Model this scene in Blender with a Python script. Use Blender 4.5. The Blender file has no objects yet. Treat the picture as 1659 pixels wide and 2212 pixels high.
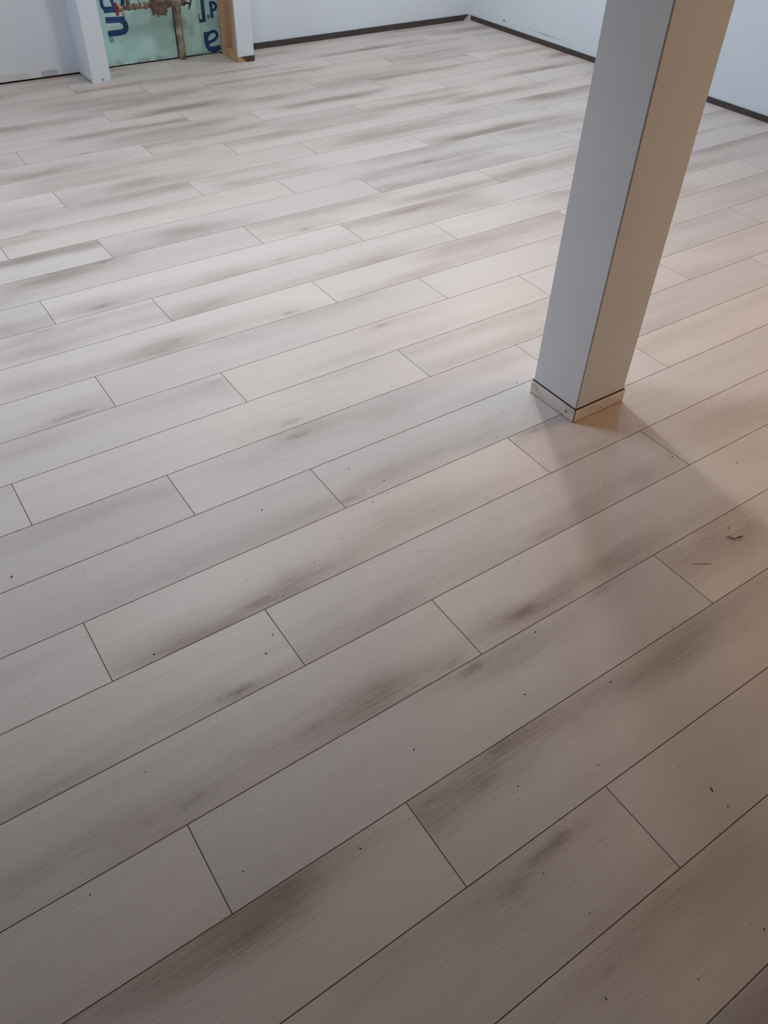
import bpy, bmesh, math, random
from mathutils import Matrix, Vector

random.seed(7)
scene = bpy.context.scene
COL = scene.collection
PW, PL = 0.18, 1.2132            # plank width and length in metres
FRAME_W, FRAME_H = 1659, 2212

# ------------------------------------------------------------------ camera
cam_data = bpy.data.cameras.new('camera')
cam_data.sensor_fit = 'VERTICAL'
cam_data.sensor_height = 24.0
cam_data.lens = 1691.95 / FRAME_H * 24.0
cam_data.clip_start = 0.02
cam = bpy.data.objects.new('camera', cam_data)
COL.objects.link(cam)
right = Vector((0.82801572, -0.56005287, 0.02703236))
up = Vector((0.37217392, 0.58502474, 0.72057798))
fwd = Vector((0.41937636, 0.58658916, -0.69284676))
m = Matrix((right, up, -fwd)).transposed().to_4x4()
m.translation = Vector((0.0, 0.17849 * PW, 7.64035 * PW))
cam.matrix_world = m
scene.camera = cam
scene.cycles.diffuse_bounces = 3
scene.cycles.glossy_bounces = 2
scene.cycles.adaptive_threshold = 0.05

# ------------------------------------------------------------------ world, lamps, exposure
world = bpy.data.worlds.new('world')
scene.world = world
world.use_nodes = True
world.node_tree.nodes['Background'].inputs[0].default_value = (0.5, 0.55, 0.6, 1)
world.node_tree.nodes['Background'].inputs[1].default_value = 0.0

def lamp(name, loc, power, col, size=0.05, cone=0):
    d = bpy.data.lights.new(name, 'SPOT' if cone else 'POINT')
    if cone:                                   # recessed can shining straight down
        d.spot_size = math.radians(cone)
        d.spot_blend = 1.0
    d.energy = power
    d.color = col
    d.shadow_soft_size = size
    o = bpy.data.objects.new(name, d)
    COL.objects.link(o)
    o.location = loc
    return o

# ceiling bulbs of the basement (all out of frame), plus an added warm side fill
LAMPS = [
    ('can_beyond_post', (1.81, 1.91, 2.1), 40, (1.0, 0.95, 0.87), 0.035, 125),
    ('can_mid_right', (3.15, 2.50, 2.1), 42, (0.42, 0.70, 1.0), 0.10, 130),
    ('can_mid_left', (0.75, 2.62, 2.1), 104, (0.80, 0.88, 1.0), 0.30, 120),
    ('bulb_far_right', (3.65, 4.1, 1.95), 39, (1.0, 0.95, 0.91), 0.12),
    ('bulb_far_middle', (1.8, 4.1, 2.0), 25, (1.0, 0.96, 0.93), 0.12),
    ('bulb_far_left', (-0.6, 3.8, 2.1), 48, (0.86, 0.94, 1.0), 0.12),
    ('can_warm', (2.9, 0.93, 2.05), 44, (1.0, 0.54, 0.20), 0.06, 130),
    ('warm_side_fill', (3.9, -1.0, 1.45), 41, (1.0, 0.66, 0.40), 0.10),  # added low fill, not a ceiling bulb; warms the column's front face
]
for L in LAMPS:
    lamp(*L)

vs = scene.view_settings
vs.view_transform = 'Standard'
vs.look = 'None'
vs.exposure = -0.07
vs.gamma = 1.0
vs.use_curve_mapping = False

# ------------------------------------------------------------------ helpers
def tag(o, label=None, cat=None, group=None, kind=None):
    if label: o['label'] = label
    if cat: o['category'] = cat
    if group: o['group'] = group
    if kind: o['kind'] = kind
    return o

def link(name, mesh, parent=None):
    o = bpy.data.objects.new(name, mesh)
    COL.objects.link(o)
    if parent is not None:
        o.parent = parent
    return o

def empty(name, loc):
    o = bpy.data.objects.new(name, None)
    o.empty_display_size = 0.1
    COL.objects.link(o)
    o.location = loc
    return o

def bm_obj(name, bm, mats, parent=None, smooth=False, origin=None):
    """origin: world point that becomes the object's origin (geometry is given in world coordinates)"""
    me = bpy.data.meshes.new(name)
    po = Vector(origin) if origin is not None else Vector((0, 0, 0))
    if origin is not None:
        bmesh.ops.translate(bm, verts=bm.verts, vec=-po)
    bmesh.ops.recalc_face_normals(bm, faces=bm.faces)
    bm.to_mesh(me)
    bm.free()
    if not isinstance(mats, (list, tuple)):
        mats = [mats]
    for mt in mats:
        me.materials.append(mt)
    if smooth:
        for p in me.polygons:
            p.use_smooth = True
    o = link(name, me, parent)
    o.location = po - (parent.location if parent is not None else Vector((0, 0, 0)))
    return o

def add_box(bm, lo, hi, bevel=0.0, mat=0):
    x0, y0, z0 = lo
    x1, y1, z1 = hi
    v = [bm.verts.new(c) for c in ((x0,y0,z0),(x1,y0,z0),(x1,y1,z0),(x0,y1,z0),(x0,y0,z1),(x1,y0,z1),(x1,y1,z1),(x0,y1,z1))]
    fs = []
    for idx in ((3,2,1,0),(4,5,6,7),(0,1,5,4),(1,2,6,5),(2,3,7,6),(3,0,4,7)):
        f = bm.faces.new([v[i] for i in idx])
        f.material_index = mat
        fs.append(f)
    if bevel > 0:
        es = list({e for f in fs for e in f.edges})
        bmesh.ops.bevel(bm, geom=es, offset=bevel, segments=1, affect='EDGES')

def box(name, lo, hi, mat, parent=None, bevel=0.0):
    bm = bmesh.new()
    add_box(bm, lo, hi, bevel)
    c = [(a + b) / 2 for a, b in zip(lo, hi)]
    c[2] = lo[2]
    return bm_obj(name, bm, mat, parent, origin=c)

def add_prism(bm, pts, axis, a, b, mat=0):
    """pts: 2-D outline; axis: extrusion axis (0 x, 1 y, 2 z) from a to b"""
    def P(p, t):
        if axis == 0: return (t, p[0], p[1])
        if axis == 1: return (p[0], t, p[1])
        return (p[0], p[1], t)
    lo = [bm.verts.new(P(p, a)) for p in pts]
    hi = [bm.verts.new(P(p, b)) for p in pts]
    n = len(pts)
    fs = [bm.faces.new(lo), bm.faces.new(hi)]
    for i in range(n):
        fs.append(bm.faces.new((lo[i], lo[(i+1) % n], hi[(i+1) % n], hi[i])))
    for f in fs:
        f.material_index = mat

def prism(name, pts, axis, a, b, mat, parent=None):
    bm = bmesh.new()
    add_prism(bm, pts, axis, a, b)
    c0 = sum(p[0] for p in pts) / len(pts)
    c1 = min(p[1] for p in pts)
    mid = (a + b) / 2
    org = (mid, c0, c1) if axis == 0 else ((c0, mid, c1) if axis == 1 else (c0, c1, min(a, b)))
    return bm_obj(name, bm, mat, parent, origin=org)

def add_tube(bm, pts, radii, seg=14, closed=False, cap=True):
    pts = [Vector(p) for p in pts]
    n = len(pts)
    if not isinstance(radii, (list, tuple)):
        radii = [radii] * n
    rings = []
    ref = None
    for i, p in enumerate(pts):
        if closed:
            t = pts[(i+1) % n] - pts[i-1]
        else:
            t = pts[min(i+1, n-1)] - pts[max(i-1, 0)]
        t.normalize()
        if ref is None:
            ref = Vector((0, 0, 1)) if abs(t.z) < 0.9 else Vector((1, 0, 0))
        a = (ref - t * ref.dot(t))
        if a.length < 1e-6:
            a = t.orthogonal()
        a.normalize()
        ref = a
        b = t.cross(a)
        rings.append([bm.verts.new(p + (a * math.cos(k * 2 * math.pi / seg) + b * math.sin(k * 2 * math.pi / seg)) * radii[i]) for k in range(seg)])
    m_ = n if closed else n - 1
    for i in range(m_):
        A, B = rings[i], rings[(i+1) % n]
        for k in range(seg):
            bm.faces.new((A[k], A[(k+1) % seg], B[(k+1) % seg], B[k]))
    if cap and not closed:
        bm.faces.new(rings[0])
        bm.faces.new(rings[-1])

def tube(name, pts, radii, mat, parent=None, seg=14, closed=False, smooth=True):
    bm = bmesh.new()
    add_tube(bm, pts, radii, seg, closed)
    o = bm_obj(name, bm, mat, parent, smooth=False, origin=pts[0])
    if smooth:
        for p in o.data.polygons:
            p.use_smooth = len(p.vertices) == 4
    return o

# ------------------------------------------------------------------ materials
class NT:
    def __init__(self, name):
        self.mat = bpy.data.materials.new(name)
        self.mat.use_nodes = True
        self.t = self.mat.node_tree
        self.b = self.t.nodes['Principled BSDF']
    def n(self, kind, **kw):
        nd = self.t.nodes.new(kind)
        for k, v in kw.items():
            setattr(nd, k, v)
        return nd
    def l(self, a, b):
        self.t.links.new(a, b)
    def put(self, sock, v):
        if isinstance(v, (int, float)):
            sock.default_value = v
        elif isinstance(v, (tuple, list)):
            sock.default_value = v
        else:
            self.l(v, sock)
    def math(self, op, a, b=None, c=None, clamp=False):
        nd = self.n('ShaderNodeMath', operation=op)
        nd.use_clamp = clamp
        self.put(nd.inputs[0], a)
        if b is not None: self.put(nd.inputs[1], b)
        if c is not None: self.put(nd.inputs[2], c)
        return nd.outputs[0]
    def noise(self, vec, scale=5.0, detail=2.0, rough=0.5, dist=0.0):
        nd = self.n('ShaderNodeTexNoise')
        if vec is not None: self.l(vec, nd.inputs['Vector'])
        nd.inputs['Scale'].default_value = scale
        nd.inputs['Detail'].default_value = detail
        nd.inputs['Roughness'].default_value = rough
        nd.inputs['Distortion'].default_value = dist
        return nd.outputs['Fac']
    def mapping(self, vec, scale=(1,1,1), loc=(0,0,0)):
        nd = self.n('ShaderNodeMapping')
        self.l(vec, nd.inputs['Vector'])
        nd.inputs['Scale'].default_value = scale
        self.put(nd.inputs['Location'], loc)
        return nd.outputs['Vector']
    def ramp(self, fac, lo, hi, smooth=True, a=0.0, b=1.0):
        nd = self.n('ShaderNodeMapRange')
        nd.interpolation_type = 'SMOOTHSTEP' if smooth else 'LINEAR'
        self.put(nd.inputs[0], fac)
        self.put(nd.inputs[1], lo)
        self.put(nd.inputs[2], hi)
        self.put(nd.inputs[3], a)
        self.put(nd.inputs[4], b)
        return nd.outputs[0]
    def mix(self, fac, a, b, mode='MIX'):
        nd = self.n('ShaderNodeMix', data_type='RGBA', blend_type=mode)
        self.put(nd.inputs['Factor'], fac)
        self.put(nd.inputs[6], a if not (isinstance(a, tuple) and len(a) == 3) else a + (1,))
        self.put(nd.inputs[7], b if not (isinstance(b, tuple) and len(b) == 3) else b + (1,))
        return nd.outputs[2]
    def bump(self, h, strength=0.2, dist=0.001):
        nd = self.n('ShaderNodeBump')
        nd.inputs['Strength'].default_value = strength
        nd.inputs['Distance'].default_value = dist
        self.l(h, nd.inputs['Height'])
        self.l(nd.outputs[0], self.b.inputs['Normal'])
    def objco(self):
        return self.n('ShaderNodeTexCoord').outputs['Object']
    def base(self, v):
        self.put(self.b.inputs['Base Color'], v if not (isinstance(v, tuple) and len(v) == 3) else v + (1,))
    def rough(self, v, spec=0.5, metal=0.0):
        self.put(self.b.inputs['Roughness'], v)
        self.b.inputs['Specular IOR Level'].default_value = spec
        self.b.inputs['Metallic'].default_value = metal

def mottled(name, c1, c2, scale=8, rough=0.6, spec=0.4, metal=0.0, stretch=(1,1,1), bump=0.0, detail=3, lo=0.35, hi=0.65, bdist=0.001):
    t = NT(name)
    v = t.mapping(t.objco(), stretch)
    f = t.noise(v, scale, detail)
    t.base(t.mix(t.ramp(f, lo, hi), c1, c2))
    t.rough(rough, spec, metal)
    if bump:
        t.bump(t.noise(v, scale * 6, 2), bump, bdist)
    return t.mat

def srgb(r, g, b):
    f = lambda c: (c / 255 / 12.92) if c / 255 <= 0.04045 else ((c / 255 + 0.055) / 1.055) ** 2.4
    return (f(r), f(g), f(b))

# vinyl plank: whitewashed oak print; every plank carries its own streaks and knots as properties
NS, NK = 4, 3
def plank_material():
    t = NT('whitewashed_vinyl_plank')
    oc = t.objco()
    sep = t.n('ShaderNodeSeparateXYZ'); t.l(oc, sep.inputs[0])
    X, Y = sep.outputs[0], sep.outputs[1]
    def attr(nm):
        a = t.n('ShaderNodeAttribute', attribute_type='OBJECT', attribute_name=nm)
        s = t.n('ShaderNodeSeparateXYZ'); t.l(a.outputs['Vector'], s.inputs[0])
        return s.outputs
    sd = attr('seed_tone')                       # seed, tone, tint
    off = t.n('ShaderNodeCombineXYZ')
    t.l(sd[0], off.inputs[0]); t.l(t.math('MULTIPLY', sd[0], 1.7), off.inputs[1]); t.l(t.math('MULTIPLY', sd[0], 0.37), off.inputs[2])
    def sh(scale):
        nd = t.n('ShaderNodeMapping'); t.l(oc, nd.inputs['Vector'])
        nd.inputs['Scale'].default_value = scale
        t.l(off.outputs[0], nd.inputs['Location'])
        return nd.outputs[0]
    wide = t.noise(sh((2.2, 9, 1)), 1.0, 2, 0.55)
    grain = t.noise(sh((7, 170, 1)), 1.0, 3, 0.6)
    pores = t.noise(sh((32, 520, 1)), 1.0, 1, 0.5)
    warp = t.math('MULTIPLY', t.math('SUBTRACT', t.noise(sh((5, 14, 1)), 1.0, 2, 0.55), 0.5), 0.055)
    yw = t.math('ADD', Y, warp)
    tot = None
    for i in range(NS):
        a = attr('streak_a%d' % i); b = attr('streak_b%d' % i)   # x0 x1 y0 / y1 width strength
        tt = t.math('DIVIDE', t.math('SUBTRACT', X, a[0]), t.math('MAXIMUM', t.math('SUBTRACT', a[1], a[0]), 0.01), clamp=True)
        yc = t.math('ADD', a[2], t.math('MULTIPLY', t.math('SUBTRACT', b[0], a[2]), tt))
        dy = t.math('DIVIDE', t.math('SUBTRACT', yw, yc), t.math('MAXIMUM', b[1], 0.004))
        # the print is sharper on one side of a streak than on the other
        g = t.math('EXPONENT', t.math('MULTIPLY', t.math('MULTIPLY', dy, dy), -1.0))
        e0 = t.ramp(X, t.math('SUBTRACT', a[0], 0.20), t.math('ADD', a[0], 0.06))
        e1 = t.ramp(X, t.math('SUBTRACT', a[1], 0.06), t.math('ADD', a[1], 0.20), a=1.0, b=0.0)
        s = t.math('MULTIPLY', t.math('MULTIPLY', g, t.math('MULTIPLY', e0, e1)), b[2])
        tot = s if tot is None else t.math('ADD', tot, s)
    tot = t.math('MULTIPLY', tot, t.ramp(wide, 0.25, 0.75, a=0.65, b=1.2))
    # fine lines live mostly inside the streaks
    band = t.math('MULTIPLY', t.math('SUBTRACT', t.noise(sh((0.7, 17, 1)), 1.0, 2, 0.6), 0.47), 0.42)
    fine = t.math('MULTIPLY', t.math('SUBTRACT', grain, 0.5), t.math('ADD', 0.22, t.math('MULTIPLY', tot, 0.75)))
    wob = t.math('MULTIPLY', t.math('SUBTRACT', t.noise(sh((30, 80, 1)), 1.0, 3, 0.6), 0.5), 0.022)
    ktot = None
    ring = None
    for i in range(NK):
        k = attr('knot%d' % i)                    # x y strength
        dx = t.math('DIVIDE', t.math('ADD', t.math('SUBTRACT', X, k[0]), t.math('MULTIPLY', wob, 2.0)), 0.030)
        dy = t.math('DIVIDE', t.math('ADD', t.math('SUBTRACT', Y, k[1]), wob), 0.009)
        d2 = t.math('ADD', t.math('MULTIPLY', dx, dx), t.math('MULTIPLY', dy, dy))
        g = t.math('MULTIPLY', t.math('EXPONENT', t.math('MULTIPLY', d2, -0.8)), k[2])
        rg = t.math('MULTIPLY', t.math('MULTIPLY', t.math('SINE', t.math('MULTIPLY', t.math('SQRT', d2), 9.0)), t.math('EXPONENT', t.math('MULTIPLY', d2, -0.22))), k[2])
        ktot = g if ktot is None else t.math('ADD', ktot, g)
        ring = rg if ring is None else t.math('ADD', ring, rg)
    soft = t.math('MULTIPLY', t.math('SUBTRACT', wide, 0.5), 0.22)
    fac = t.math('ADD', t.math('ADD', t.math('ADD', tot, fine), soft), band)
    fac = t.math('ADD', fac, t.math('MULTIPLY', ring, 0.13))
    tick = t.math('MULTIPLY', t.ramp(pores, 0.58, 0.70), t.math('ADD', 0.10, t.math('MULTIPLY', tot, 0.35)))
    fac = t.math('ADD', fac, tick, clamp=True)
    light = t.mix(sd[2], LIGHT_A, LIGHT_B)
    dark = t.mix(sd[2], DARK_A, DARK_B)
    col = t.mix(fac, light, dark)
    col = t.mix(t.math('MULTIPLY', ktot, 0.62, clamp=True), col, KNOT_C)
    hsv = t.n('ShaderNodeHueSaturation'); t.l(col, hsv.inputs['Color']); t.l(sd[1], hsv.inputs['Value'])
    t.base(hsv.outputs[0])
    t.rough(t.math('ADD', 0.44, t.math('MULTIPLY', fac, 0.10)), 0.45)
    h = t.math('ADD', t.math('MULTIPLY', grain, 0.9), t.math('MULTIPLY', pores, 0.5))
    t.bump(h, 0.45, 0.0008)
    return t.mat
LIGHT_A, LIGHT_B = (0.62, 0.568, 0.532), (0.605, 0.562, 0.548)
DARK_A, DARK_B = (0.33, 0.265, 0.232), (0.32, 0.266, 0.243)
KNOT_C = (0.19, 0.15, 0.13)
M_PLANK = plank_material()
M_SEAM = mottled('plank_bevel', (0.20, 0.155, 0.125), (0.25, 0.20, 0.165), 30, 0.7, 0.2)
M_SUB = mottled('underlay', (0.035, 0.028, 0.024), (0.05, 0.04, 0.035), 12, 0.9, 0.1)
M_WALL = mottled('pale_blue_wall_paint', srgb(226, 240, 253), srgb(228, 241, 253), 3, 0.75, 0.25, bump=0.08, bdist=0.0006)
M_WALL2 = mottled('primed_drywall', srgb(230, 240, 254), srgb(233, 242, 254), 4, 0.8, 0.2, bump=0.1, bdist=0.0008)
M_CEIL = mottled('ceiling_boards', (0.20, 0.17, 0.145), (0.24, 0.21, 0.18), 4, 0.85, 0.2, bump=0.1)
M_POST = mottled('post_paint', srgb(230, 235, 240), srgb(233, 238, 243), 5, 0.55, 0.35, bump=0.06, bdist=0.0004)
M_CORE = mottled('dark_core', (0.03, 0.022, 0.018), (0.05, 0.035, 0.03), 20, 0.9, 0.1)
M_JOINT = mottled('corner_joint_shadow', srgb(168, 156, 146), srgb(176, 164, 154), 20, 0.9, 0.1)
M_TRIM = mottled('scuffed_pale_trim', srgb(242, 232, 228), srgb(222, 208, 203), 22, 0.6, 0.35, stretch=(1, 1, 2.0), bump=0.15, lo=0.42, hi=0.72)
M_SCUFF = mottled('brown_scuff', srgb(112, 88, 78), srgb(130, 104, 94), 90, 0.8, 0.2)
M_BASE = mottled('charcoal_vinyl_base', srgb(70, 66, 66), srgb(80, 76, 75), 14, 0.55, 0.3, stretch=(1, 1, 3), bump=0.1)
M_GAP = mottled('gap_shade', (0.05, 0.035, 0.03), (0.07, 0.05, 0.045), 15, 0.9, 0.1)  # near-black: shade of the floor gaps put into the plates' colour
M_PATCH = mottled('bare_compound_patch', srgb(220, 222, 228), srgb(226, 228, 232), 12, 0.9, 0.1)
M_PATCHD = mottled('grey_compound_patch', srgb(198, 201, 208), srgb(206, 209, 215), 12, 0.9, 0.1)
M_BARE = mottled('bare_corner_board', srgb(214, 208, 208), srgb(224, 220, 222), 20, 0.9, 0.1)
M_MARK = mottled('pencil_mark', srgb(150, 160, 172), srgb(162, 171, 182), 60, 0.8, 0.2)
M_UNFIN = mottled('unfinished_block_wall', srgb(120, 112, 104), srgb(134, 126, 118), 6, 0.9, 0.1, bump=0.3)
M_CONC = mottled('concrete', srgb(120, 116, 108), srgb(150, 146, 138), 14, 0.9, 0.2, bump=0.3)
M_INK = mottled('navy_ink', srgb(46, 76, 124), srgb(58, 88, 136), 30, 0.7, 0.25)
M_INK2 = mottled('grey_green_ink', srgb(78, 110, 118), srgb(92, 122, 130), 30, 0.7, 0.25)
def foam_material():
    t = NT('green_foam_board')
    oc = t.objco()
    c = t.mix(t.ramp(t.noise(t.mapping(oc, (7, 1, 3.5)), 1.0, 4, 0.6), 0.52, 0.78), srgb(190, 236, 234), srgb(166, 208, 198))
    c = t.mix(t.ramp(t.noise(t.mapping(oc, (3, 1, 3), (2.3, 0, 1.1)), 1.0, 3), 0.35, 0.65), c, t.mix(0.5, c, srgb(188, 222, 230)))
    sep = t.n('ShaderNodeSeparateXYZ'); t.l(oc, sep.inputs[0])
    dirt = t.math('MULTIPLY', t.ramp(sep.outputs[2], 0.0, 0.05, a=1.0, b=0.0), t.ramp(t.noise(oc, 22, 3), 0.4, 0.7))
    c = t.mix(t.math('MULTIPLY', dirt, 0.6), c, srgb(130, 140, 132))
    t.base(c)
    t.rough(0.7, 0.25)
    t.bump(t.noise(oc, 300, 1), 0.1, 0.0005)
    return t.mat
M_FOAM = foam_material()
def wood_material():
    t = NT('spruce_lumber')
    oc = t.objco()
    f = t.noise(t.mapping(oc, (38, 38, 2.2)), 1.0, 4, 0.6, 0.6)
    c = t.mix(t.ramp(f, 0.3, 0.7), srgb(206, 176, 148), srgb(186, 152, 124))
    k = t.ramp(t.noise(t.mapping(oc, (14, 14, 5)), 1.0, 2), 0.70, 0.76)
    c = t.mix(t.math('MULTIPLY', k, 0.7), c, srgb(120, 86, 66))
    t.base(c)
    t.rough(0.75, 0.25)
    t.bump(f, 0.2, 0.0008)
    return t.mat
M_WOOD = wood_material()
M_COPPER = mottled('dull_copper', srgb(158, 148, 138), srgb(122, 106, 94), 40, 0.5, 0.5, 0.35, bump=0.15)
M_BRONZE = mottled('old_bronze', srgb(128, 106, 94), srgb(100, 82, 74), 34, 0.55, 0.5, 0.3, bump=0.2)
M_BRASS = mottled('bright_brass', srgb(206, 190, 164), srgb(170, 140, 110), 60, 0.35, 0.5, 0.6)
M_REDH = mottled('red_handle', srgb(156, 52, 58), srgb(130, 44, 48), 50, 0.5, 0.4)
M_IRON = mottled('dark_iron', srgb(72, 74, 74), srgb(92, 92, 90), 50, 0.55, 0.5, 0.4)
M_LID = mottled('grey_lid', srgb(92, 90, 88), srgb(116, 112, 108), 40, 0.5, 0.4)
M_PIPE = mottled('weathered_service_pipe', srgb(188, 182, 170), srgb(138, 132, 120), 26, 0.75, 0.3, 0.1, stretch=(1, 1, 0.7), bump=0.4, detail=5, lo=0.4, hi=0.6)
M_WIRE = mottled('black_wire', (0.02, 0.02, 0.02), (0.03, 0.03, 0.03), 10, 0.6, 0.3)
M_SHAV = mottled('wood_shaving', srgb(236, 226, 202), srgb(130, 108, 82), 120, 0.6, 0.4, lo=0.4, hi=0.6)
M_SPLIN = mottled('brown_splinter', srgb(92, 66, 52), srgb(110, 82, 66), 90, 0.8, 0.2)
M_CHIP = mottled('grey_brown_chip', srgb(120, 108, 100), srgb(140, 128, 118), 90, 0.8, 0.2)
M_CRUMB = mottled('dark_crumb', srgb(70, 58, 52), srgb(100, 88, 80), 40, 0.9, 0.2)

# ------------------------------------------------------------------ room shell
X0, X1, Y0, Y1, ZC = -1.90, 4.32, -1.90, 5.22, 2.30
NX0, NX1 = 1.510, 2.312           # niche between the two stub partitions
floor = tag(box('floor', (X0, Y0, -0.06), (X1, 5.30, -0.005), M_SUB), 'whitewashed oak look vinyl plank floor laid across the basement', None, None, 'structure')

STREAKS = [
(2.80,0.80,4.40,0.81,0.250,0.40),(3.65,0.86,5.31,0.77,0.200,0.30),(2.64,1.84,4.02,1.88,0.280,0.60),(1.43,1.85,2.80,1.76,0.250,0.45),(3.09,1.12,4.09,1.13,0.120,0.30),(-1.00,3.03,1.02,2.94,0.260,0.75),(-0.09,2.73,0.63,2.74,0.200,0.50),(1.09,2.89,2.05,2.84,0.200,0.40),(2.44,2.89,3.75,2.93,0.170,0.75),(3.67,2.92,6.47,2.68,0.200,0.50),(2.47,2.64,3.32,2.73,0.160,0.60),(6.45,2.80,7.95,2.84,0.250,0.55),(3.71,3.95,4.62,3.86,0.140,0.70),(4.53,3.76,6.39,3.89,0.130,0.40),(0.23,3.05,0.97,3.03,0.150,0.30),(7.10,3.82,9.22,3.79,0.300,0.55),(7.73,3.57,9.08,3.54,0.200,0.30),(-1.25,4.22,0.29,4.16,0.300,0.50),(0.32,4.23,2.97,4.10,0.300,0.65),(2.77,4.19,4.08,4.07,0.250,0.55),(4.66,4.25,5.41,4.15,0.170,0.80),(5.55,4.22,6.69,4.18,0.220,0.50),(6.86,4.17,8.84,4.15,0.250,0.45),(1.36,5.14,1.93,5.07,0.120,0.80),(-0.09,5.06,0.73,5.21,0.140,0.35),(-1.01,5.11,-0.28,5.09,0.200,0.60),(2.46,5.10,3.59,5.11,0.300,0.50),(3.59,5.11,4.84,5.13,0.300,0.40),(5.57,5.15,6.69,5.07,0.220,0.55),(6.88,5.17,8.43,5.19,0.300,0.50),(10.34,5.62,11.67,5.44,0.280,0.70),(0.56,6.10,1.49,6.06,0.200,0.75),(1.49,6.06,2.78,6.12,0.220,0.75),(2.78,6.12,3.92,6.15,0.200,0.50),(4.58,6.40,6.35,6.24,0.240,0.60),(6.25,6.26,7.28,6.23,0.240,0.55),(7.26,6.91,8.19,6.96,0.250,0.45),(7.70,6.16,8.11,6.13,0.100,0.40),(4.28,7.10,5.35,7.20,0.220,0.65),(5.41,7.28,7.38,7.22,0.280,0.55),(-0.03,8.83,1.20,8.78,0.200,0.50),(1.23,8.87,2.27,8.67,0.170,0.50),(3.44,8.66,4.56,8.74,0.200,0.65),(4.62,8.84,5.94,8.59,0.200,0.45),(6.01,8.69,8.77,8.84,0.250,0.40),(3.95,9.12,4.89,9.02,0.200,0.40),(7.54,9.92,10.48,9.78,0.220,0.45),(0.47,10.72,1.23,10.76,0.250,0.60),(2.21,10.84,4.18,10.73,0.220,0.40),(3.54,11.00,4.21,10.27,0.300,0.20),(5.52,9.93,6.53,9.89,0.140,0.40),(6.97,10.88,8.33,10.84,0.150,0.40),(1.12,11.10,2.33,11.16,0.250,0.70),(0.89,12.30,3.63,12.20,0.280,0.60),(3.65,12.24,6.31,12.13,0.250,0.65),(4.20,13.12,4.94,13.10,0.250,0.65),(4.98,13.18,8.93,13.01,0.250,0.50),(8.87,13.10,10.83,13.15,0.280,0.50),(10.81,13.03,14.31,13.09,0.250,0.35),(1.38,14.18,2.33,14.16,0.300,0.70),(2.35,14.23,3.34,14.18,0.300,0.70),(3.34,14.18,5.87,14.01,0.280,0.65),(5.89,14.05,8.76,14.01,0.250,0.65),(9.20,14.90,12.38,14.69,0.300,0.55),(1.74,15.56,2.82,15.90,0.300,0.60),(2.79,15.80,4.08,15.91,0.280,0.85),(7.62,15.27,8.74,15.16,0.250,0.60),(4.17,16.21,5.88,16.30,0.300,0.65),(5.93,16.41,7.23,16.20,0.300,0.55),(2.51,17.07,3.97,16.78,0.200,0.35),(2.76,17.96,5.38,17.87,0.300,0.50),(5.38,17.87,6.71,17.93,0.250,0.60),(2.41,17.71,2.71,17.78,0.250,0.80),(4.20,19.15,6.02,19.36,0.350,0.70),(6.02,19.36,7.27,19.32,0.300,0.60),(5.90,18.78,7.39,18.74,0.200,0.20),]
KNOTS = [
(0.98,2.92,0.70),(0.54,2.75,0.60),(3.63,2.95,0.70),(3.22,2.71,0.60),(5.48,2.73,0.50),(7.55,2.89,0.80),(3.49,1.86,0.90),(3.19,1.84,0.80),(2.79,1.75,0.50),(4.03,3.90,0.90),(6.12,3.94,0.50),(2.06,4.25,0.50),(0.65,4.19,0.50),(3.86,4.09,0.50),(5.00,4.21,1.00),(5.23,4.21,0.70),(1.63,5.11,1.00),(6.26,5.10,0.50),(2.39,6.13,0.80),(7.65,6.91,0.60),(4.36,7.13,0.70),(4.42,8.79,0.80),(4.51,9.16,0.60),(4.00,10.79,0.50),(7.40,10.85,0.60),(1.83,11.15,0.70),(1.50,11.14,0.60),(6.16,12.14,0.70),(3.26,14.19,0.70),(7.08,14.17,0.60),(3.93,15.94,0.90),(8.26,15.17,0.70),(3.15,18.08,0.80),(2.07,13.88,0.50),(5.62,22.05,0.80),(13.03,17.10,0.80),(6.47,19.61,0.50),(11.13,22.02,0.50),(8.29,25.17,0.50),(15.08,16.31,0.40),]
# row index -> start of one plank (in plank widths) ; rows repeat every three
START = {1: 4.23, 2: 2.40, 0: 0.47}
PLANK_MESH = {}
def plank_mesh(xa, xb, ya, yb):
    key = (round(xa, 4), round(xb, 4), round(ya, 4), round(yb, 4))
    if key in PLANK_MESH:
        return PLANK_MESH[key]
    g, bv, dp, th = 0.00025, 0.0008, 0.0007, 0.0049
    bm = bmesh.new()
    def ring(i, z):
        return [bm.verts.new((x, y, z)) for x, y in ((xa+i, ya+i), (xb-i, ya+i), (xb-i, yb-i), (xa+i, yb-i))]
    top, rim, bot = ring(g + bv, 0.0), ring(g, -dp), ring(g, -th)
    bm.faces.new(top)
    for A, B in ((top, rim), (rim, bot)):
        for k in range(4):
            f = bm.faces.new((B[k], B[(k+1) % 4], A[(k+1) % 4], A[k]))
            f.material_index = 1
    bmesh.ops.recalc_face_normals(bm, faces=bm.faces)
    me = bpy.data.meshes.new('plank')
    bm.to_mesh(me); bm.free()
    me.materials.append(M_PLANK); me.materials.append(M_SEAM)
    PLANK_MESH[key] = me
    return me

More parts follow.
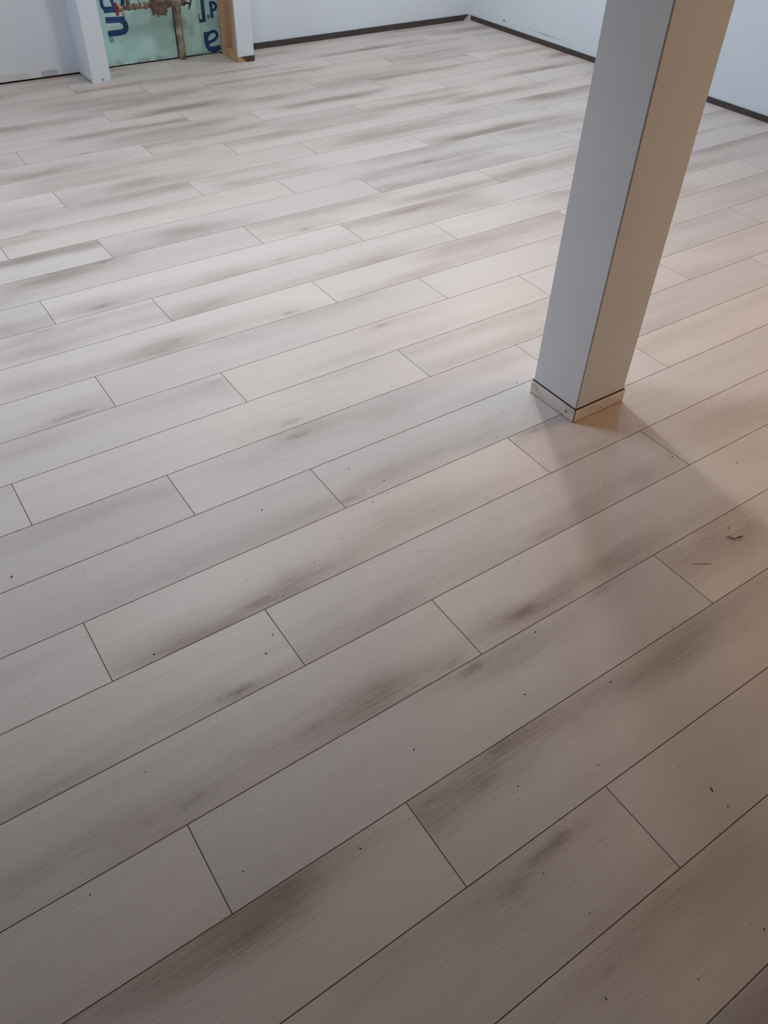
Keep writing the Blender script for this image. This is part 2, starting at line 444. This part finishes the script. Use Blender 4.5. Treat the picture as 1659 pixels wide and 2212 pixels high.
prng = random.Random(21)
TONES = [(-0.3, 6.5, 1.10), (1.0, 4.5, 1.04), (1.0, 5.5, 1.05), (5.0, 4.5, 1.05), (5.5, 15.5, 0.96), (9.0, 17.5, 0.95)]   # u, v, factor: single planks set lighter or darker
row_lo = math.floor(Y0 / PW)
for row in range(row_lo, 30):
    lo_y, hi_y = max(Y0, row * PW) - row * PW, min(Y1, (row + 1) * PW) - row * PW
    bx0, bx1 = X0, X1
    if row == 29:                                   # sliver in front of the foam, inside the niche only
        lo_y, hi_y, bx0, bx1 = 0.0, 0.030, NX0, NX1
    s = (START[row % 3] - 0.008 * (row - 5)) * PW
    k0 = math.floor((bx0 - s) / PL)
    while s + k0 * PL < bx1 - 0.01:
        xs = s + k0 * PL
        k0 += 1
        xa, xb = max(bx0, xs) - xs, min(bx1, xs + PL) - xs
        if xb - xa < 0.01:
            continue
        o = link('plank', plank_mesh(xa, xb, lo_y, hi_y), floor)
        o.location = Vector((xs, row * PW, 0.0)) - floor.location
        us, ue = xs / PW, (xs + PL) / PW
        mine = [q for q in STREAKS if math.floor((q[1] + q[3]) / 2) == row and us - 0.15 <= (q[0] + q[2]) / 2 <= ue + 0.15]
        kn = [q for q in KNOTS if math.floor(q[1]) == row and us <= q[0] <= ue]
        st = []
        for q in mine[:NS]:
            st.append(((q[0] - us) * PW, (q[2] - us) * PW, (q[1] - row) * PW, (q[3] - row) * PW, q[4] * PW * 1.25, q[5] * (0.70 if row < 5 else 0.60)))
        if len(mine) < 2:
            nrand = 2 if row >= 12 or not mine else 1
            for _ in range(nrand):
                a = prng.uniform(-0.1, 0.75); b = a + prng.uniform(0.35, 0.8)
                yy = prng.choice((0.12, 0.2, 0.3, 0.7, 0.82, 0.9)) * PW
                st.append((a, b, yy, yy + prng.uniform(-0.015, 0.015), prng.uniform(0.16, 0.34) * PW, prng.uniform(0.3, 0.58) if row >= 12 else prng.uniform(0.12, 0.25)))
        if not kn and row >= 14 and prng.random() < 0.4:
            kn = [(us + prng.uniform(0.6, 6.2), row + prng.uniform(0.15, 0.85), prng.uniform(0.3, 0.6))]
        for i in range(NS):
            v = st[i] if i < len(st) else (0.0, 0.1, 0.0, 0.0, 0.05, 0.0)
            o['streak_a%d' % i] = (v[0], v[1], v[2])
            o['streak_b%d' % i] = (v[3], v[4], v[5])
        for i in range(NK):
            q = kn[i] if i < len(kn) else None
            o['knot%d' % i] = ((q[0] - us) * PW, (q[1] - row) * PW, q[2]) if q else (-5.0, -5.0, 0.0)
        o['seed_tone'] = (prng.uniform(0, 60), prng.uniform(0.95, 1.05) * (0.85 if row == -1 else 1.0) * next((q[2] for q in TONES if math.floor(q[1]) == row and us <= q[0] <= ue), 1.0), prng.random())

# ------------------------------------------------------------------ walls
def wallbox(name, lo, hi, mat, label):
    return tag(box(name, lo, hi, mat), label, None, None, 'structure')
tag(box('ceiling', (X0 - 0.12, Y0 - 0.12, ZC), (X1 + 0.12, 5.42, ZC + 0.1), M_CEIL), 'plain basement ceiling', None, None, 'structure')
wallbox('wall_left', (X0 - 0.1, Y0, -0.005), (X0, Y1, ZC), M_UNFIN, 'plain unfinished wall out of view on the left')
wallbox('wall_front', (X0, Y0 - 0.1, -0.005), (X1, Y0, ZC), M_UNFIN, 'plain unfinished wall behind the viewer')
wall_r = wallbox('wall_right', (X1, Y0, -0.005), (X1 + 0.1, 5.30, ZC), M_WALL, 'pale blue painted wall on the right with pencil marks')
wall_b = wallbox('wall_back', (2.424, Y1, -0.005), (X1, 5.30, ZC), M_WALL, 'pale blue painted back wall above the dark baseboard')
wall_bl = wallbox('wall_back_left', (X0, Y1, 0.008), (1.404, 5.232, ZC), M_WALL2, 'primed white drywall lifted off the floor, left of the stub partition')
box('sill_plate', (X0, 5.236, -0.005), (1.404, 5.30, 0.05), M_GAP, wall_bl)  # plate coloured as the shade in the gap under the drywall
# bare filler patches along the bottom of the left drywall
def blob(x0, x1, z0, z1, seed, n=22):
    r = random.Random(seed)
    pts = []
    for i in range(n):
        a = 2 * math.pi * i / n
        c, s = math.cos(a), math.sin(a)
        e = 0.55
        px = (abs(c) ** e) * (1 if c >= 0 else -1)
        pz = (abs(s) ** e) * (1 if s >= 0 else -1)
        j = 1 + r.uniform(-0.07, 0.05)
        pts.append(((x0 + x1) / 2 + px * j * (x1 - x0) / 2, max(z0, (z0 + z1) / 2 + pz * j * (z1 - z0) / 2)))
    return pts
prism('filler_patch', blob(0.60, 1.13, 0.0085, 0.046, 1), 1, 5.2188, 5.2202, M_PATCH, wall_bl)
prism('filler_patch', blob(1.185, 1.282, 0.0085, 0.040, 2), 1, 5.2188, 5.2202, M_PATCHD, wall_bl)
# concrete behind the niche
wallbox('wall_niche', (1.404, 5.285, -0.005), (2.424, 5.32, ZC), M_CONC, 'rough grey concrete foundation behind the green foam boards')

# left stub partition
pl = empty('wall_partition_left', (1.455, 5.105, 0.0))
tag(pl, 'white drywall stub partition left of the plumbing niche', None, None, 'structure')
box('front_board', (1.404, 4.988, 0.0), (1.510, 5.000, ZC), M_WALL2, pl, 0.0015)
box('side_board', (1.404, 5.0005, 0.006), (1.416, 5.2195, ZC), M_WALL2, pl)
box('side_board', (1.498, 5.0005, 0.006), (1.510, 5.284, ZC), M_WALL2, pl)
box('bottom_plate', (1.420, 5.002, 0.0), (1.494, 5.284, 0.04), M_GAP, pl)  # gap shade put into this plate's colour as well
bm = bmesh.new()
for (x, z, sx, sz) in ((1.470, 0.0, .022, .006), (1.440, 0.0, .016, .004), (1.505, .0, .012, .012)):
    add_prism(bm, [(x - sx, z), (x + sx, z), (x + sx * .5, z + sz), (x - sx * .4, z + sz * 1.3)], 1, 4.985, 4.9885)
bm_obj('torn_paper', bm, M_PATCH, pl, origin=(1.47, 4.987, 0))
prism('scuff', blob(1.455, 1.472, 0.010, 0.020, 9, 10), 1, 4.9874, 4.9882, M_MARK, pl)

# right stub partition: open on the niche side, lumber showing
pr = empty('wall_partition_right', (2.37, 5.105, 0.0))
tag(pr, 'stub partition with bare lumber studs facing the niche and drywall front', None, None, 'structure')
box('drywall_panel', (2.316, 4.988, 0.030), (2.424, 5.000, ZC), M_WALL, pr, 0.001)
box('drywall_panel', (2.412, 5.0005, 0.0), (2.424, 5.2195, ZC), M_WALL, pr)
box('stud', (2.312, 5.0005, 0.0), (2.405, 5.040, ZC), M_WOOD, pr, 0.0015)
box('stud', (2.312, 5.180, 0.0), (2.405, 5.217, ZC), M_WOOD, pr, 0.0015)
box('stud', (2.366, 5.041, 0.040), (2.404, 5.179, ZC), M_WOOD, pr)
box('bottom_plate', (2.313, 5.0405, 0.001), (2.404, 5.1795, 0.039), M_WOOD, pr, 0.0015)
# exposed glue/board below the drywall and the snapped-off bit of dark base
prism('bare_board', [(2.316, 0.0), (2.372, 0.0), (2.340, 0.030), (2.316, 0.030)], 1, 4.990, 5.000, M_WOOD, pr)
bb = prism('baseboard_piece', [(2.334, 0.031), (2.424, 0.031), (2.4245, 0.0), (2.385, 0.0), (2.380, 0.011), (2.362, 0.012)], 1, 4.984, 4.9895, M_BASE, pr)

# ------------------------------------------------------------------ baseboards
def strip_y(name, xa, xb, y, h, cut_b=0.0, label=None):
    """dark strip along the back wall, its right end cut on a slant"""
    pts = [(xa, 0.0), (xb - cut_b, 0.0), (xb, h), (xa, h)]
    o = prism(name, pts, 1, y - 0.006, y, M_BASE)
    return tag(o, label, None, None, 'structure')
strip_y('baseboard_back', 2.4245, 3.333, Y1 - 0.0002, 0.0345, 0, 'first length of charcoal vinyl baseboard along the back wall beside the stub')
strip_y('baseboard_back', 3.335, 4.302, Y1 - 0.0002, 0.036, 0.045, 'second length of charcoal vinyl baseboard, snapped off short of the corner')
def strip_x(name, ya, yb, x, h, label, tear=False):
    pts = [(ya, 0.0), (yb - 0.004, 0.0), (yb, h), (ya, h)]
    o = prism(name, pts, 0, x - 0.006, x, M_BASE)
    return tag(o, label, None, None, 'structure')
strip_x('baseboard_right', 1.0, 5.203, X1 - 0.0002, 0.030, 'charcoal vinyl baseboard running along the right wall')
strip_x('baseboard_right', Y0, 0.998, X1 - 0.0002, 0.030, 'charcoal vinyl baseboard on the right wall nearer the viewer')
# bare filler in the corner between the strips
prism('bare_corner', [(4.252, 0.0), (4.319, 0.0), (4.319, 0.034), (4.296, 0.036), (4.28, 0.02)], 1, 5.2165, 5.2199, M_BARE, wall_b)
prism('bare_corner', [(5.192, 0.0), (5.216, 0.0), (5.216, 0.034), (5.196, 0.034)], 0, 4.3165, 4.3199, M_BARE, wall_r)
# pencil marks and a dab on the right wall
bm = bmesh.new()
for (ya, yb, z, dz, w) in ((4.23, 4.61, .0635, .0, .0012), (4.32, 4.50, .0615, .0005, .0009)):
    add_prism(bm, [(ya, z), ((ya + yb) / 2, z - w), (yb, z + dz), ((ya + yb) / 2, z + w)], 0, X1 - 0.0006, X1 + 0.0002)
bm_obj('pencil_mark', bm, M_MARK, wall_r, origin=(X1, 4.42, .063))
prism('scuff', [(4.832, .058), (4.846, .060), (4.849, .068), (4.838, .071), (4.830, .066)], 0, X1 - 0.0008, X1 + 0.0002, M_CHIP, wall_r)

# ------------------------------------------------------------------ support column
PX0, PX1, PY0, PY1 = 1.5075, 1.7045, 1.2145, 1.3920
col = empty('support_column', (1.606, 1.303, 0.0))
tag(col, 'square boxed-in support column painted pale grey with low scuffed base trim', 'column')
ZT = 0.0445
th = 0.012
box('core', (PX0 + th, PY0 + th, 0.0), (PX1 - th, PY1 - th, ZC - 0.001), M_CORE, col)
box('side_panel', (PX0, PY0 + 0.0020, ZT), (PX0 + th, PY1, ZC - 0.001), M_POST, col, 0.0008)
box('front_panel', (PX0 + 0.0018, PY0, ZT), (PX1, PY0 + th - 0.0005, ZC - 0.001), M_POST, col, 0.0012)
box('side_panel', (PX1 - th, PY0 + th, ZT), (PX1, PY1 - th, ZC - 0.001), M_POST, col, 0.0008)
box('back_panel', (PX0 + th + .0005, PY1 - th, ZT), (PX1, PY1, ZC - 0.001), M_POST, col, 0.0008)
box('corner_joint', (PX0 + 0.0008, PY0 + 0.0008, ZT), (PX0 + 0.0040, PY0 + 0.0040, ZC - 0.001), M_JOINT, col)
t_ = 0.0045
tl = box('base_trim', (PX0 - t_, PY0 - t_ + 0.0026, 0.0014), (PX0 - 0.0002, PY1 + t_, ZT - 0.0016), M_TRIM, col, 0.0006)
tf = box('base_trim', (PX0 - t_ + 0.0026, PY0 - t_, 0.0014), (PX1 + t_, PY0 - 0.0002, ZT - 0.0016), M_TRIM, col, 0.0006)
box('base_trim', (PX1 + 0.0002, PY0 - 0.0001, 0.0006), (PX1 + t_, PY1 + t_, ZT - 0.0016), M_TRIM, col, 0.0006)
box('base_trim', (PX0, PY1 + 0.0002, 0.0006), (PX1, PY1 + t_, ZT - 0.0016), M_TRIM, col, 0.0006)
box('shadow_gap', (PX0 - 0.0030, PY0 - 0.0030, 0.0), (PX1 + 0.0030, PY1 + 0.0030, ZT - 0.0004), M_CORE, col)
def scuffs(parent, face, items):
    bm = bmesh.new()
    for (a, z, w, h, sl) in items:
        pts = [(a - w, z - h + sl), (a + w, z - h - sl), (a + w * .8, z + h - sl), (a - w * .6, z + h + sl)]
        if face == 'left':
            add_prism(bm, pts, 0, PX0 - t_ - 0.0003, PX0 - t_ + 0.0003)
        else:
            add_prism(bm, pts, 1, PY0 - t_ - 0.0003, PY0 - t_ + 0.0003)
    org = (PX0 - t_, 1.30, 0.02) if face == 'left' else (1.60, PY0 - t_, 0.02)
    o = bm_obj('scuff', bm, M_SCUFF, None)
    me = o.data
    for v in me.vertices:
        v.co -= Vector(org)
    o.parent = parent
    pw = parent.location + col.location
    o.location = Vector(org) - pw
scuffs(tl, 'left', [(1.243, .023, .0030, .0050, -.003), (1.220, .030, .0016, .0014, 0), (1.255, .0035, .002, .0012, 0), (1.263, .004, .0014, .001, 0), (1.272, .0045, .0015, .001, 0), (1.247, .004, .001, .0008, 0),
                    (1.390, .030, .0022, .0009, .0006), (1.380, .031, .005, .0007, .0008), (1.370, .028, .004, .0008, .0012), (1.366, .024, .0008, .002, 0)])
scuffs(tf, 'front', [(1.566, .019, .0016, .0022, 0), (1.617, .013, .0040, .0012, .001), (1.628, .0035, .0016, .0014, 0), (1.607, .016, .0012, .0012, 0), (1.645, .0022, .0016, .0009, 0)])

# ------------------------------------------------------------------ green foam boards in the niche
K = 0.9942
def fu(u): return u * K * PW
def fz(z): return (7.64 - (7.64 - z) * K) * PW
YB1, YB2, YB3 = 5.249, 5.244, 5.262
fb1 = tag(box('foam_board', (1.511, YB1, 0.006), (2.033, 5.2845, 2.2), M_FOAM, bevel=0.001), 'wide green foam insulation board with navy lettering beside the left stub partition', 'foam board', 'foam boards in the plumbing niche')
fb2 = tag(box('foam_board', (2.077, YB2, 0.009), (2.196, 5.2615, 2.2), M_FOAM, bevel=0.001), 'narrow blank green foam strip right of the service pipe', 'foam board', 'foam boards in the plumbing niche')
fb3 = tag(box('foam_board', (2.090, YB3, 0.0), (2.3615, 5.2845, 2.2), M_FOAM, bevel=0.001), 'green foam board with upside-down navy lettering beside the bare studs', 'foam board', 'foam boards in the plumbing niche')

def stroke(bm, pts, w, y, closed=False):
    pts = [Vector((fu(a), 0, fz(b))) for a, b in pts]
    n = len(pts)
    hw = w * PW / 2
    ls, rs = [], []
    for i in range(n):
        if closed:
            t = pts[(i+1) % n] - pts[i-1]
        else:
            t = pts[min(i+1, n-1)] - pts[max(0, i-1)]
        t.normalize()
        nn = Vector((-t.z, 0, t.x)) * hw
        a, b = pts[i] + nn, pts[i] - nn
        ls.append((bm.verts.new((a.x, y - 0.0006, a.z)), bm.verts.new((a.x, y + 0.0002, a.z))))
        rs.append((bm.verts.new((b.x, y - 0.0006, b.z)), bm.verts.new((b.x, y + 0.0002, b.z))))
    for i in range(n if closed else n - 1):
        j = (i + 1) % n
        bm.faces.new((ls[i][0], ls[j][0], rs[j][0], rs[i][0]))
        bm.faces.new((ls[i][1], ls[j][1], rs[j][1], rs[i][1]))
        bm.faces.new((ls[i][0], ls[j][0], ls[j][1], ls[i][1]))
        bm.faces.new((rs[i][0], rs[j][0], rs[j][1], rs[i][1]))
    if not closed:
        for i in (0, n - 1):
            bm.faces.new((ls[i][0], rs[i][0], rs[i][1], ls[i][1]))

def smooth_path(pts, sub=6):
    out = []
    n = len(pts)
    for i in range(n - 1):
        p0, p1, p2, p3 = pts[max(0, i-1)], pts[i], pts[i+1], pts[min(n-1, i+2)]
        for k in range(sub):
            t = k / sub
            out.append(tuple(0.5 * ((2*p1[d]) + (-p0[d]+p2[d])*t + (2*p0[d]-5*p1[d]+4*p2[d]-p3[d])*t*t + (-p0[d]+3*p1[d]-3*p2[d]+p3[d])*t**3) for d in range(2)))
    out.append(pts[-1])
    return out
def letter(parent, strokes, y, mat=M_INK):
    bm = bmesh.new()
    for i, (pts, w, sm) in enumerate(strokes):
        yy = y - 0.00012 * i
        if sm == 'ring':
            c, r = pts
            stroke(bm, [(c[0] + r * math.cos(a * math.pi / 8), c[1] + r * math.sin(a * math.pi / 8)) for a in range(16)], w, yy, True)
        else:
            stroke(bm, smooth_path(pts) if sm else pts, w, yy)
    o = bm_obj('printed_letter', bm, mat, None)
    c = sum((v.co for v in o.data.vertices), Vector()) / len(o.data.vertices)
    for v in o.data.vertices:
        v.co -= c
    o.parent = parent
    o.location = c - parent.location
    return o
# turned letters running down the wide board: a n (r)
letter(fb1, [([(9.06, 1.60), (9.62, 1.585)], .17, False),
             ([(9.56, 1.60), (9.69, 1.66), (9.735, 1.80), (9.72, 1.98), (9.66, 2.06), (9.52, 2.06)], .13, True),
             ([(9.10, 1.62), (9.04, 1.74), (9.06, 1.92), (9.16, 2.03), (9.30, 1.98), (9.38, 1.84), (9.42, 1.62)], .11, True)], YB1)
letter(fb1, [([(9.065, 1.315), (9.71, 1.285)], .17, False),
             ([(9.56, 1.27), (9.66, 1.20), (9.70, 1.09), (9.66, .98), (9.52, .935), (9.30, .93)], .165, True),
             ([(9.065, .93), (9.36, .93)], .17, False)], YB1)
letter(fb1, [((((9.14, .752)), .068), .022, 'ring'), ([(9.10, .73), (9.17, .73)], .02, False), ([(9.11, .775), (9.15, .80), (9.165, .76), (9.13, .735)], .016, True)], YB1, M_INK2)
# upside-down letters on the right board
letter(fb3, [([(12.50, 1.60), (12.49, .94)], .13, False), ([(12.56, .985), (12.31, .975)], .10, False), ([(12.325, .98), (12.32, 1.18)], .035, False)], YB3)
letter(fb3, [((((12.68, 1.085)), .050), .024, 'ring'), ([(12.65, 1.07), (12.71, 1.10)], .03, False)], YB3, M_INK2)
letter(fb3, [([(12.80, 1.52), (12.81, 1.02)], .105, False), ([(12.80, 1.47), (12.92, 1.46), (12.985, 1.37), (12.93, 1.27), (12.80, 1.24)], .085, True)], YB3)
letter(fb3, [([(12.50, .62), (12.49, .40), (12.51, .22), (12.60, .09), (12.74, .045), (12.88, .07), (12.99, .13)], .15, True),
             ([(12.42, .60), (12.60, .615)], .04, False),
             ([(12.55, .30), (12.72, .33), (12.86, .40), (12.92, .50), (12.86, .60), (12.74, .62), (12.64, .58), (12.55, .50)], .095, True),
             ([(12.62, .15), (12.80, .145), (12.99, .16)], .035, True)], YB3)
# printed rule along the seam of the narrow strip
bm = bmesh.new()
for i in range(9):
    z = 0.175 + i * 0.0145
    add_prism(bm, [(2.1905, z), (2.1925, z), (2.1920, z + 0.010), (2.1905, z + 0.011)], 1, YB2 - 0.0004, YB2 + 0.0004)
bm_obj('edge_print', bm, M_INK2, None)
eo = bpy.data.objects['edge_print']
for v in eo.data.vertices:
    v.co -= fb2.location
eo.parent = fb2
# dark nail slit low on the wide board
prism('slit', [(fu(10.62), .012), (fu(10.635), .012), (fu(10.655), .045), (fu(10.65), .047)], 1, YB1 - .0004, YB1 + .0004, M_IRON, fb1)

# ------------------------------------------------------------------ water meter assembly
wm = empty('water_meter', (1.93, 5.165, 0.0))
tag(wm, 'water meter assembly of old copper and bronze with red valve and service pipe', 'water meter')
YP = 5.165
zp = 0.312
def ring_stack(name, x0, x1, prof, mat, y=YP, z=None, seg=16):
    """turned piece along x: prof = [(t, r)...]"""
    z = zp if z is None else z
    pts = [(x0 + (x1 - x0) * t, y, z) for t, r in prof]
    return tube(name, pts, [r for t, r in prof], mat, wm, seg)
tube('service_pipe', [(2.054, 5.228, 0.0), (2.054, 5.228, 0.15), (2.053, 5.222, 0.24), (2.050, 5.205, 0.285), (2.048, 5.178, 0.305)], [.0215, .021, .0205, .0195, .019], M_PIPE, wm)
ring_stack('copper_pipe', 1.700, 1.890, [(0, .0125), (1, .0125)], M_COPPER)
for x, r, w in ((1.735, .0165, .022), (1.772, .0185, .014), (1.806, .0155, .010), (1.834, .0185, .020), (1.872, .0235, .020)):
    ring_stack('coupling', x, x + w, [(0, r * .8), (.12, r), (.88, r), (1, r * .8)], M_COPPER if r < .02 else M_BRONZE, seg=8)
tube('riser_pipe', [(1.743, YP, zp), (1.743, YP, 0.9), (1.743, YP, 1.9)], .012, M_COPPER, wm)
tube('signal_wire', [(1.806, YP - .014, zp + .012), (1.800, YP - .016, zp + .03), (1.793, YP - .012, zp + .06), (1.792, YP, .6), (1.80, 5.225, 1.4)], .0022, M_WIRE, wm, 8)
body = tube('meter_body', [(1.926, YP, .262), (1.926, YP, .270), (1.926, YP, .277), (1.926, YP, .300), (1.926, YP, .326), (1.926, YP, .334), (1.926, YP, .340)],
            [.030, .042, .045, .042, .043, .048, .046], M_BRONZE, wm, 20)
ring_stack('inlet_boss', 1.880, 1.972, [(0, .022), (.15, .026), (.85, .026), (1, .022)], M_BRONZE)
for a in (0.3, 1.55, 2.8, 4.0, 5.2):
    c = Vector((1.926 + .040 * math.cos(a), YP + .040 * math.sin(a), .256))
    tube('flange_bolt', [c, c + Vector((0, 0, .010)), c + Vector((0, 0, .026))], .006, M_BRONZE, wm, 6, smooth=False)
lid = tube('meter_lid', [(1.926, YP, .3402), (1.926, YP, .348), (1.926, YP, .362), (1.926, YP, .370), (1.926, YP, .3725)], [.043, .045, .044, .040, .030], M_LID, wm, 24)
tube('lid_ring', [(1.926 + .034 * math.cos(a * math.pi / 12), YP + .034 * math.sin(a * math.pi / 12), .372) for a in range(24)], .0025, M_IRON, wm, 8, closed=True)
ring_stack('union_nut', 1.972, 1.994, [(0, .019), (.1, .022), (.9, .022), (1, .019)], M_BRONZE, seg=6)
ring_stack('valve_body', 1.992, 2.070, [(0, .014), (.2, .016), (.3, .0225), (.75, .0235), (.85, .018), (1, .016)], M_COPPER)
ring_stack('valve_collar', 2.066, 2.088, [(0, .017), (.2, .0195), (.8, .0195), (1, .013)], M_IRON, z=zp - .002, seg=8)
tube('valve_stem', [(2.086, YP, zp - .003), (2.110, YP - .010, zp - .012)], .006, M_IRON, wm, 8)
# open handwheel: wavy rim and five spokes
hub = Vector((2.112, YP - .012, zp - .014))
ax = Vector((0.80, -0.50, -0.32)).normalized()
e1 = ax.cross(Vector((0, 0, 1))).normalized()
e2 = ax.cross(e1)
rim = []
for i in range(40):
    a = 2 * math.pi * i / 40
    r = .0235 + .0022 * math.cos(5 * a)
    rim.append(hub + e1 * (r * math.cos(a)) + e2 * (r * math.sin(a)))
hw = tube('handwheel', rim, .0038, M_IRON, wm, 8, closed=True)
bm = bmesh.new()
for k in range(5):
    a = 2 * math.pi * k / 5
    d = e1 * math.cos(a) + e2 * math.sin(a)
    add_tube(bm, [hub, hub + d * .024], .0026, 6)
add_tube(bm, [hub - ax * .005, hub + ax * .006], .006, 8)
sp = bm_obj('spokes', bm, M_IRON, None, origin=tuple(hub))
sp.parent = hw
sp.location = hub - rim[0]
# stop valve with red butterfly handle and a small brass drain
ring_stack('brass_stop', 1.676, 1.704, [(0, .008), (.3, .012), (.7, .0135), (1, .0125)], M_BRASS)
tube('drain_spigot', [(1.698, YP - .006, zp - .008), (1.702, YP - .012, zp - .020), (1.704, YP - .014, zp - .034)], [.009, .0085, .0075], M_BRASS, wm, 10)
bm = bmesh.new()
add_prism(bm, [(YP - .010, zp - .034), (YP + .004, zp - .036), (YP + .010, zp - .018), (YP + .005, zp), (YP + .010, zp + .016), (YP + .002, zp + .030), (YP - .012, zp + .028), (YP - .014, zp + .010), (YP - .009, zp), (YP - .015, zp - .016)], 0, 1.664, 1.677)
bmesh.ops.bevel(bm, geom=list(bm.edges), offset=.002, segments=1, affect='EDGES')
bm_obj('red_handle', bm, M_REDH, wm, origin=(1.67, YP, zp))

# ------------------------------------------------------------------ debris on the floor
def ribbon(name, pts, widths, thick, mat, label, cat, twist=0.0):
    bm = bmesh.new()
    pts = [Vector(p) for p in pts]
    n = len(pts)
    rows = []
    for i, p in enumerate(pts):
        t = (pts[min(n-1, i+1)] - pts[max(0, i-1)]).normalized()
        a = twist * i / (n - 1)
        side = t.cross(Vector((0, 0, 1)))
        if side.length < 1e-4: side = Vector((1, 0, 0))
        side.normalize()
        nrm = side.cross(t)
        s = side * math.cos(a) + nrm * math.sin(a)
        q = t.cross(s)
        w = widths[i] if isinstance(widths, (list, tuple)) else widths
        rows.append([bm.verts.new(p + s * w / 2 + q * thick / 2), bm.verts.new(p - s * w / 2 + q * thick / 2), bm.verts.new(p - s * w / 2 - q * thick / 2), bm.verts.new(p + s * w / 2 - q * thick / 2)])
    for i in range(n - 1):
        for k in range(4):
            bm.faces.new((rows[i][k], rows[i][(k+1) % 4], rows[i+1][(k+1) % 4], rows[i+1][k]))
    bm.faces.new(rows[0]); bm.faces.new(rows[-1])
    zmin = min(v.co.z for v in bm.verts)
    bmesh.ops.translate(bm, verts=bm.verts, vec=(0, 0, 0.0001 - zmin))
    c = sum(pts, Vector()) / n
    return tag(bm_obj(name, bm, mat, origin=(c.x, c.y, 0)), label, cat)
rx, ry = right.xy.normalized(), Vector((-right.y, right.x)).normalized()
def around(u, v, a, b, z=0.0):
    """point a metres along / b metres across the direction (rx) from a floor point"""
    return (u * PW + rx.x * a + ry.x * b, v * PW + rx.y * a + ry.y * b, z)
curl = []
for i in range(90):
    t = i / 89
    if t < 0.5:                                   # long slack half, arching off the floor
        q = t / 0.5
        a, b, z = -0.0235 + 0.020 * q, 0.0035 - 0.0095 * q + 0.003 * math.sin(math.pi * q), 0.0016 + 0.0032 * math.sin(math.pi * min(1, q * 1.3))
    else:                                         # tight curls towards the right end
        q = (t - 0.5) / 0.5
        ph = q * 2 * math.pi * 3.0
        a = -0.0035 + 0.026 * q + 0.0024 * math.sin(ph)
        b = -0.006 + 0.0105 * q + 0.0012 * math.sin(ph * 1.3)
        z = 0.0030 + 0.0034 * (1 - math.cos(ph)) * 0.5
    curl.append(around(8.44, 3.61, a, b, z))
ribbon('wood_shaving', curl, [0.0022 + 0.0022 * math.sin(math.pi * i / 89) for i in range(90)], 0.0005, M_SHAV, 'small curled pale wood shaving on the floor right of the column', 'wood shaving', 3.2)
ribbon('shaving_crumb', [around(8.52, 3.78, -.002, 0, .001), around(8.52, 3.78, 0, .0006, .0018), around(8.52, 3.78, .002, .0012, .001)], .002, .0008, M_SPLIN, 'tiny dark crumb just above the curled shaving', 'crumb')
ribbon('splinter', [around(7.65, 3.53, -.024, -.0006, .001), around(7.65, 3.53, -.012, 0, .001), around(7.65, 3.53, .008, .0004, .001), around(7.65, 3.53, .023, .0014, .001)], [.0004, .0009, .0009, .0005], .0008, M_SPLIN, 'thin brown splinter lying below the curled shaving', 'splinter')
def chip(name, u, v, sx, sy, rot, mat, label, cat='chip', seed=1):
    r = random.Random(seed)
    pts = []
    for i in range(9):
        a = 2 * math.pi * i / 9
        x, y = sx * math.cos(a) * r.uniform(.75, 1.1), sy * math.sin(a) * r.uniform(.75, 1.1)
        pts.append((u * PW + x * math.cos(rot) - y * math.sin(rot), v * PW + x * math.sin(rot) + y * math.cos(rot)))
    bm = bmesh.new()
    add_prism(bm, pts, 2, 0.0001, 0.0014)
    for vv in bm.verts:
        if vv.co.z > .001:
            vv.co.x = u * PW + (vv.co.x - u * PW) * .7
            vv.co.y = v * PW + (vv.co.y - v * PW) * .7
    return tag(bm_obj(name, bm, mat, origin=(u * PW, v * PW, 0)), label, cat)
chip('wood_chip', -0.05, 8.21, .0042, .0026, .9, M_SPLIN, 'dark oval wood chip near the left edge of the floor', seed=3)
chip('wood_chip', 5.17, 1.36, .0018, .0062, -.5, M_SPLIN, 'brown flake on the plank at lower right', seed=4)
chip('wood_chip', 9.07, 5.28, .0030, .0016, .3, M_CRUMB, 'dark crumb beside the column shadow edge', seed=5)

# fine sawdust and grit scattered over the floor: too small to count
bm = bmesh.new()
gr = random.Random(5)
spots = []
for (u, v) in [(2.3, 5.6), (2.4, 5.9), (2.1, 5.4), (1.0, 6.1), (4.7, 7.7), (5.0, 7.2), (4.6, 6.9), (4.9, 6.95), (3.6, 8.2), (3.2, 7.6), (5.6, 4.9), (5.5, 4.7), (5.0, 3.9), (4.3, 3.3), (3.5, 2.5), (3.4, 2.4)]:
    spots.append((u, v, .0018))
for _ in range(420):
    d = gr.random() ** 1.5
    u = gr.uniform(-2.2, 12) ; v = 0.2 + d * 16
    spots.append((u, v, gr.choice((.0006, .0007, .0008, .0011, .0015))))
for (u, v, s) in spots:
    x, y = u * PW, v * PW
    if PX0 - .02 < x < PX1 + .02 and PY0 - .02 < y < PY1 + .02:
        continue
    a = gr.uniform(0, 6.28)
    e = gr.uniform(1.0, 2.6)
    c, sn = math.cos(a), math.sin(a)
    vs_ = [bm.verts.new((x + c * s * e, y + sn * s * e, .0001)), bm.verts.new((x - sn * s, y + c * s, .0001)), bm.verts.new((x - c * s * e, y - sn * s * e, .0001)), bm.verts.new((x + sn * s, y - c * s, .0001)), bm.verts.new((x, y, .0001 + s * 1.1))]
    mi = 1 if gr.random() < .35 else 0
    for idx in ((0, 1, 4), (1, 2, 4), (2, 3, 4), (3, 0, 4)):
        f = bm.faces.new([vs_[i] for i in idx]); f.material_index = mi
    f = bm.faces.new([vs_[3], vs_[2], vs_[1], vs_[0]]); f.material_index = mi
tag(bm_obj('sawdust', bm, [M_CRUMB, M_BARE]), 'fine sawdust and grit scattered over the plank floor', 'sawdust', None, 'stuff')
